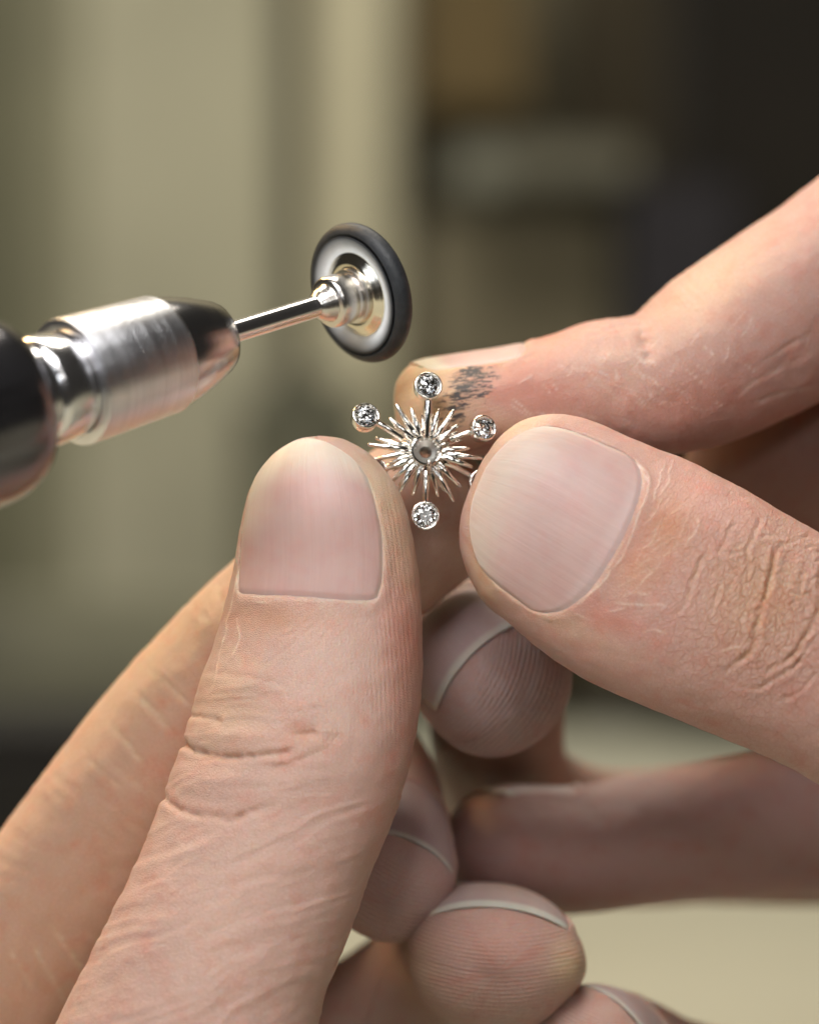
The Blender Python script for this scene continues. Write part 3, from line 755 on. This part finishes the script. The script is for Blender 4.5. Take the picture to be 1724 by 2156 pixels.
make_hand('right hand gripping the starburst jewel between its thumb and its soot-smudged index finger', (70, 20, -10), [
    dict(f=TH2, nS=520, nT=420, feat=feat_thumb_b, base=BASE_R, nail=TH2N, ntint=T2col, nlabel='wide oval thumbnail with ragged dry cuticle', seed=20),
    dict(f=IX2, nS=420, nT=300, feat=feat_index_b, base=BASE_R, nail=IX2N, ntint=nail_tint(pink=(.58,.38,.33), white=(.62,.52,.40), wv=.8), seed=20, wob=.16),
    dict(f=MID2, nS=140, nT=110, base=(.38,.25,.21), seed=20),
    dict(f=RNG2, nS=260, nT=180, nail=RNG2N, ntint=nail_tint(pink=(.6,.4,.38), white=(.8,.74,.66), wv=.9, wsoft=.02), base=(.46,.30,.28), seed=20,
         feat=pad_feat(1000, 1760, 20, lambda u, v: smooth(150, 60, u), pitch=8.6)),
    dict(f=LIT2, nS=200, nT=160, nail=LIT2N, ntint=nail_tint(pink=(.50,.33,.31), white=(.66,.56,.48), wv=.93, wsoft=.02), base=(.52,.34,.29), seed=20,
         feat=pad_feat(1240, 2080, 30, lambda u, v: smooth(10, 50, v), pitch=8.6)),
], [(tuple(P(1840,1180,45)), (25, 16, 27)), (tuple(P(2150,1500,50)), (28, 20, 34)), (tuple(P(2150,800,42)), (22, 16, 26)), (tuple(P(2350,1200,30)), (26, 24, 40)), (tuple(P(1800,950,36)), (20, 12, 14))]
   +chain(P(2300,60,26), P(1950,380,23), 12, 8, 5)+chain(P(2250,1640,-4), P(1920,1490,-4), 12, 8, 5)+chain(P(2500,1860,60), P(2000,1790,54), 11, 7, 6)
   +chain(P(2400,1750,92), P(2000,1760,88), 9, 6, 5)+chain(P(2300,2300,70), P(1900,2330,62), 10, 7, 5)+chain(P(2150,1700,70), P(2300,2300,70), 18, 11, 6)
   +chain(P(2200,900,40), P(2300,100,26), 17, 12, 6)+chain(P(2250,1500,30), P(2250,1640,-4), 18, 12, 4), BASE)

# ------------------------------------------------------------------ rotary tool
A_BACK = unit(np.array([-.747, -.612, -.268]))        # from the wheel towards the handpiece
TOOL0 = P(760, 616, 5.5)
tool = thing('rotary_handpiece', 'polished steel rotary handpiece fitted with a small black and white polishing wheel', 'rotary tool', TOOL0)
tool.rotation_mode = 'QUATERNION'
tool.rotation_quaternion = Vector(A_BACK).to_track_quat('Z', 'Y')
def lathe(name, prof, mat, parent, seg=128, label=None, close=False):
    """prof: (t along the axis, radius) in mm; parts live in the tool's own frame"""
    pr = np.array(prof, float)
    th = np.linspace(0, 2*math.pi, seg, endpoint=False)
    V = np.stack([pr[:, 1:2]*np.cos(th), pr[:, 1:2]*np.sin(th), pr[:, 0:1]+0*th], -1).reshape(-1, 3)
    n = len(pr); F = grid_faces(n, seg, True).tolist()
    if close: F += [((n-1)*seg+j, (n-1)*seg+(j+1) % seg, (j+1) % seg, j) for j in range(seg)]
    me = mesh_from(name, V, F)
    bm = bmesh.new(); bm.from_mesh(me)
    bmesh.ops.remove_doubles(bm, verts=bm.verts, dist=1e-7)
    bmesh.ops.recalc_face_normals(bm, faces=bm.faces)
    for e in bm.edges:
        if len(e.link_faces) == 2 and e.calc_face_angle(0) > math.radians(38): e.smooth = False
    bm.to_mesh(me); bm.free()
    o = new_obj(name, me, parent, mat)
    if label: o['label'] = label
    return o
def arc(t0, r0, t1, r1, bulge, n=8):
    a = np.array([t0, r0]); b = np.array([t1, r1]); d = b-a; nn = np.array([-d[1], d[0]])
    return [tuple(a+d*s+nn*bulge*4*s*(1-s)) for s in np.linspace(0, 1, n)]
# wheel
wheel = lathe('polishing_wheel', [(-.9,0.01),(-.9,4.5),(-.75,5.9)]+[(1.15*math.sin(a)*-1, 6.35+1.3*math.cos(a)) for a in np.linspace(1.25, -1.25, 22)]+[(.62,5.7),(.56,5.62)], RUBBER, tool, label='black rubber rim of the wheel')
lathe('wheel_face', [(1.15,6.42),(1.21,6.30),(1.17,6.0),(1.0,5.6),(.80,5.2),(.66,4.6),(.60,3.0),(.60,.01)], WHITE, wheel)
lathe('washer', [(.50,4.5),(.62,4.6),(.76,4.57),(1.25,3.7),(1.32,3.6),(1.30,3.1),(1.15,2.9),(1.15,1.0)], BRASS, tool)
lathe('mandrel_head', [(1.0,3.0),(1.5,3.02),(1.7,2.95),(1.75,2.55),(2.3,2.5),(2.35,2.66),(2.5,2.76),(4.3,2.78),(4.6,2.70),(4.75,2.52),(4.8,2.05),(4.95,1.95),(5.7,1.75),(6.1,1.5),(6.3,1.25),(6.5,1.17)], SATIN, tool)
lathe('mandrel_shank', [(5.3,1.175),(19.5,1.175)], CHROME, tool)
chk = lathe('collet_nose', [(20.2,1.25),(19.3,1.3),(19.25,1.5),(19.25,2.9),(19.38,3.3),(19.7,3.7),(20.3,4.05),(21.5,4.5),(23.2,5.1),(25.2,5.65),(26.6,5.9),(27.4,6.0)], DARKSTEEL, tool)
slv = lathe('collar', [(27.2,5.9),(27.25,6.15),(27.5,6.25),(38.4,6.62),(38.8,6.55),(38.95,6.35),(38.95,5.4)], ALU, tool)
lathe('neck', [(38.7,5.3),(39.3,5.15),(39.7,5.5),(40.0,5.6),(42.6,5.75),(43.2,5.6),(43.6,5.2),(50,5.2)], CHROME, tool)
lathe('handle', [(46.0,4.9),(46.0,6.9),(46.2,7.8),(46.7,8.5),(47.6,9.1),(49.0,9.6),(51,9.85),(56,9.95),(56.2,9.7),(56.6,9.7),(56.8,9.95),(90,10.1),(92,9.6),(92,.01)], BLACKBODY, tool)

# ------------------------------------------------------------------ jewel
J0 = P(897, 949, 2.0)
jewel = thing('starburst_pendant', 'spiky white gold starburst jewel with six round diamonds pinched between the fingertips', 'jewellery', J0)
def crop(cx, cy): return (678.8+cx*.2548, 718.7+cy*.2548)
def JP(cx, cy, y): return P(*crop(cx, cy), y)
def spike(name, a, ctrl, b, r0, r1, parent, mat, tip=True, n=12, m=10, flat=1.0):
    a, ctrl, b = map(np.array, (a, ctrl, b))
    t = np.linspace(0, 1, n)[:, None]
    C = (1-t)**2*a+2*t*(1-t)*ctrl+t*t*b
    T = unit(np.gradient(C, axis=0)); up = np.array([0, -1, 0.])
    B = unit(np.cross(T, up)); U = np.cross(B, T)
    r = r0+(r1-r0)*t[:, 0]**1.25
    if tip:
        r = np.r_[r, r1*.75, r1*.3]; 
        C = np.vstack([C, b+T[-1]*r1*.55, b+T[-1]*r1*.9]); B = np.vstack([B, B[-1:], B[-1:]]); U = np.vstack([U, U[-1:], U[-1:]])
    th = np.linspace(0, 2*math.pi, m, endpoint=False)
    V = (C[:, None]+(B[:, None]*np.cos(th)[None, :, None]*flat+U[:, None]*np.sin(th)[None, :, None])*r[:, None, None]).reshape(-1, 3)
    F = grid_faces(len(C), m).tolist(); F.append(list(range((len(C)-1)*m, len(C)*m)))
    me = mesh_from(name, V, F, J0)
    bm = bmesh.new(); bm.from_mesh(me); bmesh.ops.recalc_face_normals(bm, faces=bm.faces); bm.to_mesh(me); bm.free()
    return new_obj(name, me, parent, mat)
rj = random.Random(3)
HC = np.array([857, 905])
tips = [(612,525),(735,560),(560,640),(450,800),(385,850),(465,970),(575,1155),(610,1270),(745,1265),(955,1275),(1080,1315),(1135,1195),(1230,1035),(1310,965),(1205,885),(1080,575),(960,570),(1110,700),
        (640,1190),(525,1060),(560,1010),(1010,1230)]
for k, (tx, ty) in enumerate(tips):
    d = np.array([tx, ty], float)-HC; r = np.hypot(*d); d = d/r
    s0 = HC+d*105
    mid = HC+d*(r*.55)+np.array([-d[1], d[0]])*rj.uniform(-16, 16)
    dy = rj.uniform(-.3, .5)
    spike('ray', JP(*s0, 2.3), JP(*mid, 1.3+dy), JP(tx, ty, 1.9+dy), .50, .195, jewel, WGOLD)
for k in range(26):       # shorter back row between the long rays
    a = k/26*2*math.pi+rj.uniform(-.07, .07); d = np.array([math.cos(a), math.sin(a)]); r = rj.uniform(235, 350)
    spike('ray', JP(*(HC+d*95), 2.6), JP(*(HC+d*r*.6), 2.5), JP(*(HC+d*r), 3.2+rj.uniform(-.2, .4)), .30, .09, jewel, WGOLD)
for k in range(18):       # small nubs crowding the cup
    a = k/18*2*math.pi+rj.uniform(-.1, .1); d = np.array([math.cos(a), math.sin(a)]); r = rj.uniform(165, 225)
    spike('ray', JP(*(HC+d*100), 1.9), JP(*(HC+d*r*.7), 1.3), JP(*(HC+d*r), 1.4+rj.uniform(-.2, .3)), .24, .12, jewel, WGOLD)
def ring_mesh(name, c, nrm, prof, parent, mat, seg=48):
    """lathe around nrm at c; prof = (height along nrm, radius)"""
    q = Vector(nrm).to_track_quat('Z', 'Y').to_matrix()
    q = np.array(q)
    pr = np.array(prof, float); th = np.linspace(0, 2*math.pi, seg, endpoint=False)
    V = np.stack([pr[:, 1:2]*np.cos(th), pr[:, 1:2]*np.sin(th), pr[:, 0:1]+0*th], -1).reshape(-1, 3) @ q.T+c
    me = mesh_from(name, V, grid_faces(len(pr), seg).tolist(), J0)
    bm = bmesh.new(); bm.from_mesh(me); bmesh.ops.remove_doubles(bm, verts=bm.verts, dist=2e-6); bmesh.ops.recalc_face_normals(bm, faces=bm.faces)
    for e in bm.edges:
        if len(e.link_faces) == 2 and e.calc_face_angle(0) > math.radians(40): e.smooth = False
    bm.to_mesh(me); bm.free()
    return new_obj(name, me, parent, mat)
jn = unit(np.array([.12, -1, .22]))
hub = ring_mesh('cup', JP(857, 905, 1.6), jn, [(-4.6,.72),(-3.1,1.0),(-1.9,1.3),(-.6,1.55),(.40,1.68),(.52,1.63),(.56,1.55),(.52,1.46)], jewel, WGOLD)
ring_mesh('seat', JP(857, 905, 1.6), jn, [(.52,1.47),(.3,1.42),(.0,1.28),(-.35,1.0),(-.5,.72),(-.6,.64),(-4.6,.56)], hub, WGOLD_SATIN)
spike('prong', JP(880,1075,.9), JP(882,1040,-.2), JP(882,985,.15), .24, .17, jewel, WGOLD)
def brilliant(c, nrm, R, parent, spin):
    bm = bmesh.new()
    def rg(n, r, z, o=0):
        for k in range(n):
            a = 2*math.pi*(k+o)/n+spin
            bm.verts.new((r*math.cos(a), r*math.sin(a), z))
    rg(8, .54*R, .30*R); rg(8, .80*R, .165*R, .5); rg(16, R, .02*R); rg(16, R, -.02*R); rg(8, .22*R, -.69*R, .5)
    bm.verts.new((0, 0, -.86*R))
    bmesh.ops.convex_hull(bm, input=bm.verts)
    q = Vector(nrm).to_track_quat('Z', 'Y').to_matrix().to_4x4()
    bm.transform(Matrix.Translation(Vector(c)-Vector(J0)) @ q); bm.transform(Matrix.Scale(S, 4))
    bmesh.ops.recalc_face_normals(bm, faces=bm.faces)
    me = bpy.data.meshes.new('diamond'); bm.to_mesh(me); bm.free()
    return new_obj('diamond', me, parent, DIAMOND)
bez = [((875,365), (.16,-.95,.30), 1.52, (868,790), (872,480), .42, .31, 1.2), ((360,615), (.22,-.92,.42), 1.50, (660,800), (480,690), .34, .26, 1.2), ((1335,715), (.42,-.88,.22), 1.42, (1060,810), (1240,745), .26, .22, 1.4),
       ((425,1068), (.1,-.97,.15), 1.48, (720,985), (505,1045), .30, .20, 2.2), ((850,1440), (.10,-.99,.10), 1.55, (858,1080), (852,1310), .38, .27, 1.1), ((1325,1165), (.2,-.9,.1), 1.5, (1010,1000), (1225,1105), .34, .22, 2.2)]
for k, (bc, nrm, R, a0, a1, r0, r1, yy) in enumerate(bez):
    nrm = unit(np.array(nrm)); c = JP(*bc, yy)
    q_ = np.array(a0, float)-np.array(bc, float); a1 = tuple(np.array(bc)+q_/np.hypot(*q_)*88)
    mid = ((a0[0]+a1[0])/2, (a0[1]+a1[1])/2-10)
    spike('arm', JP(*a0, 1.9), JP(*mid, yy+.1), JP(*a1, yy+.55), r0*1.2, r1*1.45, jewel, WGOLD, tip=False, flat=.9)
    bz = ring_mesh('bezel', c, nrm, [(-1.35,.55),(-1.35,R*.86),(-1.1,R*.93),(.0,R),(.12,R*.985),(.20,R*.94),(.22,R*.88),(.19,R*.83),(.10,R*.79),(-.1,R*.77),(-1.2,R*.60),(-1.3,.02)], jewel, WGOLD)
    brilliant(c+nrm*-.06, nrm, R*.775, bz, k*.31)

# ------------------------------------------------------------------ background: workbench and the wall behind it
def boxm(name, x0, x1, y0, y1, z0, z1, bev=1.5):
    bm = bmesh.new()
    bmesh.ops.create_cube(bm, size=1, matrix=Matrix.Translation(((x0+x1)/2*S, (y0+y1)/2*S, (z0+z1)/2*S)) @ Matrix.Diagonal(((x1-x0)*S, (y1-y0)*S, (z1-z0)*S, 1)))
    if bev: bmesh.ops.bevel(bm, geom=bm.edges[:], offset=bev*S, segments=2, affect='EDGES')
    me = bpy.data.meshes.new(name); bm.to_mesh(me); bm.free()
    return me
def box_thing(name, label, cat, px0, px1, py0, py1, y, depth, mat, parts=(), bev=2):
    a = P(px0, py1, y); b = P(px1, py0, y)
    me = boxm(name, a[0], b[0], y, y+depth, a[2], b[2], bev)
    o = new_obj(name, me, None, mat); o['label'] = label; o['category'] = cat
    return o
WALLM = plain('olive_painted_plaster', (.22, .20, .135), .8, noise=(9, (.22, .20, .135), .35, .7))
BENCHM = plain('cream_laminate', (.40, .395, .315), .6, noise=(7, (.34, .335, .265), .35, .7))
wall = new_obj('wall', boxm('wall', -900, 900, 960, 1010, -75, 900, 0), None, WALLM); wall['kind'] = 'structure'
bench = new_obj('workbench_top', boxm('workbench_top', -900, 900, -120, 955, -105, -75, 3), None, BENCHM); bench['kind'] = 'structure'
PANEL = plain('beige_board', (.45, .43, .315), .6, noise=(8, (.34, .325, .235), .4, .65))
o = box_thing('board', 'tall beige board leaning flat on the wall behind the rotary tool', 'board', 165, 585, -700, 1440, 925, 30, PANEL)
box_thing('board', 'narrow darker olive board at the left edge, far behind the handpiece', 'board', -400, 70, -700, 1440, 935, 20, plain('olive_board', (.15, .145, .085), .6, noise=(8, (.11, .107, .065), .4, .65)))
box_thing('strip', 'mid olive strip between the dark edge board and the beige board', 'strip', 70, 170, -700, 1440, 930, 22, plain('mid_olive', (.28, .27, .18), .7, noise=(8, (.21, .20, .135), .4, .65)))
box_thing('post', 'pale vertical post behind the polishing wheel', 'post', 655, 838, -700, 1440, 900, 40, plain('pale_post', (.62, .58, .41), .5, noise=(10, (.52, .48, .33), .4, .65)))
box_thing('board', 'dark olive-brown board right of the pale post, blurred', 'board', 838, 2600, -700, 1440, 930, 25, plain('dark_board', (.14, .122, .075), .8, noise=(9, (.09, .08, .05), .35, .7)))
box_thing('wooden_box', 'brown wooden box high up right of the pale post', 'box', 880, 1110, -300, 230, 850, 60, plain('brown_wood', (.125, .085, .030), .8, noise=(18, (.10, .075, .028), .4, .65)))
box_thing('steel_tray', 'dull grey steel tray reaching out above the index finger, blurred', 'tray', 950, 1340, 300, 385, 850, 70, plain('grey_tray', (.20, .19, .14), .8, noise=(12, (.11, .105, .075), .35, .65)))
box_thing('cardboard_box', 'dim brown cardboard box below the grey tray, blurred', 'box', 890, 1290, 450, 800, 870, 60, plain('cardboard', (.25, .22, .145), .8, noise=(14, (.18, .155, .10), .35, .65)))
box_thing('door', 'dark brown door left of the black cabinet, blurred', 'door', 1190, 1600, -700, 1500, 900, 20, plain('dark_brown', (.06, .046, .022), .9, noise=(10, (.04, .03, .014), .4, .65)))
box_thing('cabinet', 'nearly black cabinet filling the upper right corner', 'cabinet', 1440, 2400, -700, 1500, 820, 120, plain('black_cabinet', (.007, .005, .003), 1.0, noise=(10, (.012, .009, .006), .4, .65)))
box_thing('storage_bin', 'dark blue-grey bin right of the cardboard box, blurred', 'bin', 1330, 1560, 380, 760, 810, 60, plain('navy_bin', (.022, .020, .026), 1.0, noise=(10, (.032, .030, .036), .4, .65)))
box_thing('tool_case', 'black case standing at the far left on the workbench', 'case', -600, 400, 1545, 1880, 380, 120, plain('black_case', (.006, .006, .006), .9, noise=(10, (.009, .009, .009), .4, .65)), bev=6)
box_thing('wall_shade_low', 'dull green-grey block behind the black case, standing in for shade low on the wall', 'shade_slab', -500, 700, 1415, 1640, 740, 80, plain('wall_shade_green', (.13, .127, .09), .8, noise=(10, (.09, .09, .063), .4, .65)), bev=6)  # added block, its dark colour stands for shade low on the wall
box_thing('wall_shade_mid', 'olive block above the dull green one, standing in for the start of the wall shade, blurred', 'shade_panel', -500, 640, 1265, 1500, 780, 80, plain('wall_shade_olive', (.25, .245, .175), .8, noise=(10, (.17, .165, .12), .4, .65)), bev=6)  # added mid-tone block, a step in the wall's coloured-in shade gradient
box_thing('shade_block', 'dark olive block standing in for shade behind the upright thumb, blurred', 'shade_block', 500, 770, 790, 1500, 850, 50, plain('shade_block_olive', (.17, .165, .11), .8, noise=(12, (.10, .10, .07), .35, .65)), bev=8)  # dark block put where the background is only shaded
box_thing('tin', 'small pale tin standing on the grey tray, blurred', 'tin', 955, 1060, 300, 415, 835, 14, plain('pale_tin', (.31, .31, .245), .7, noise=(12, (.2, .2, .155), .35, .65)), bev=5)
box_thing('rubber_block', 'small dark grey block on the cream workbench, blurred beneath the right thumb', 'block', 1255, 1330, 1475, 1530, 500, 20, plain('grey_block', (.12, .12, .10), .6, noise=(50, (.08, .08, .07), .4, .65)))
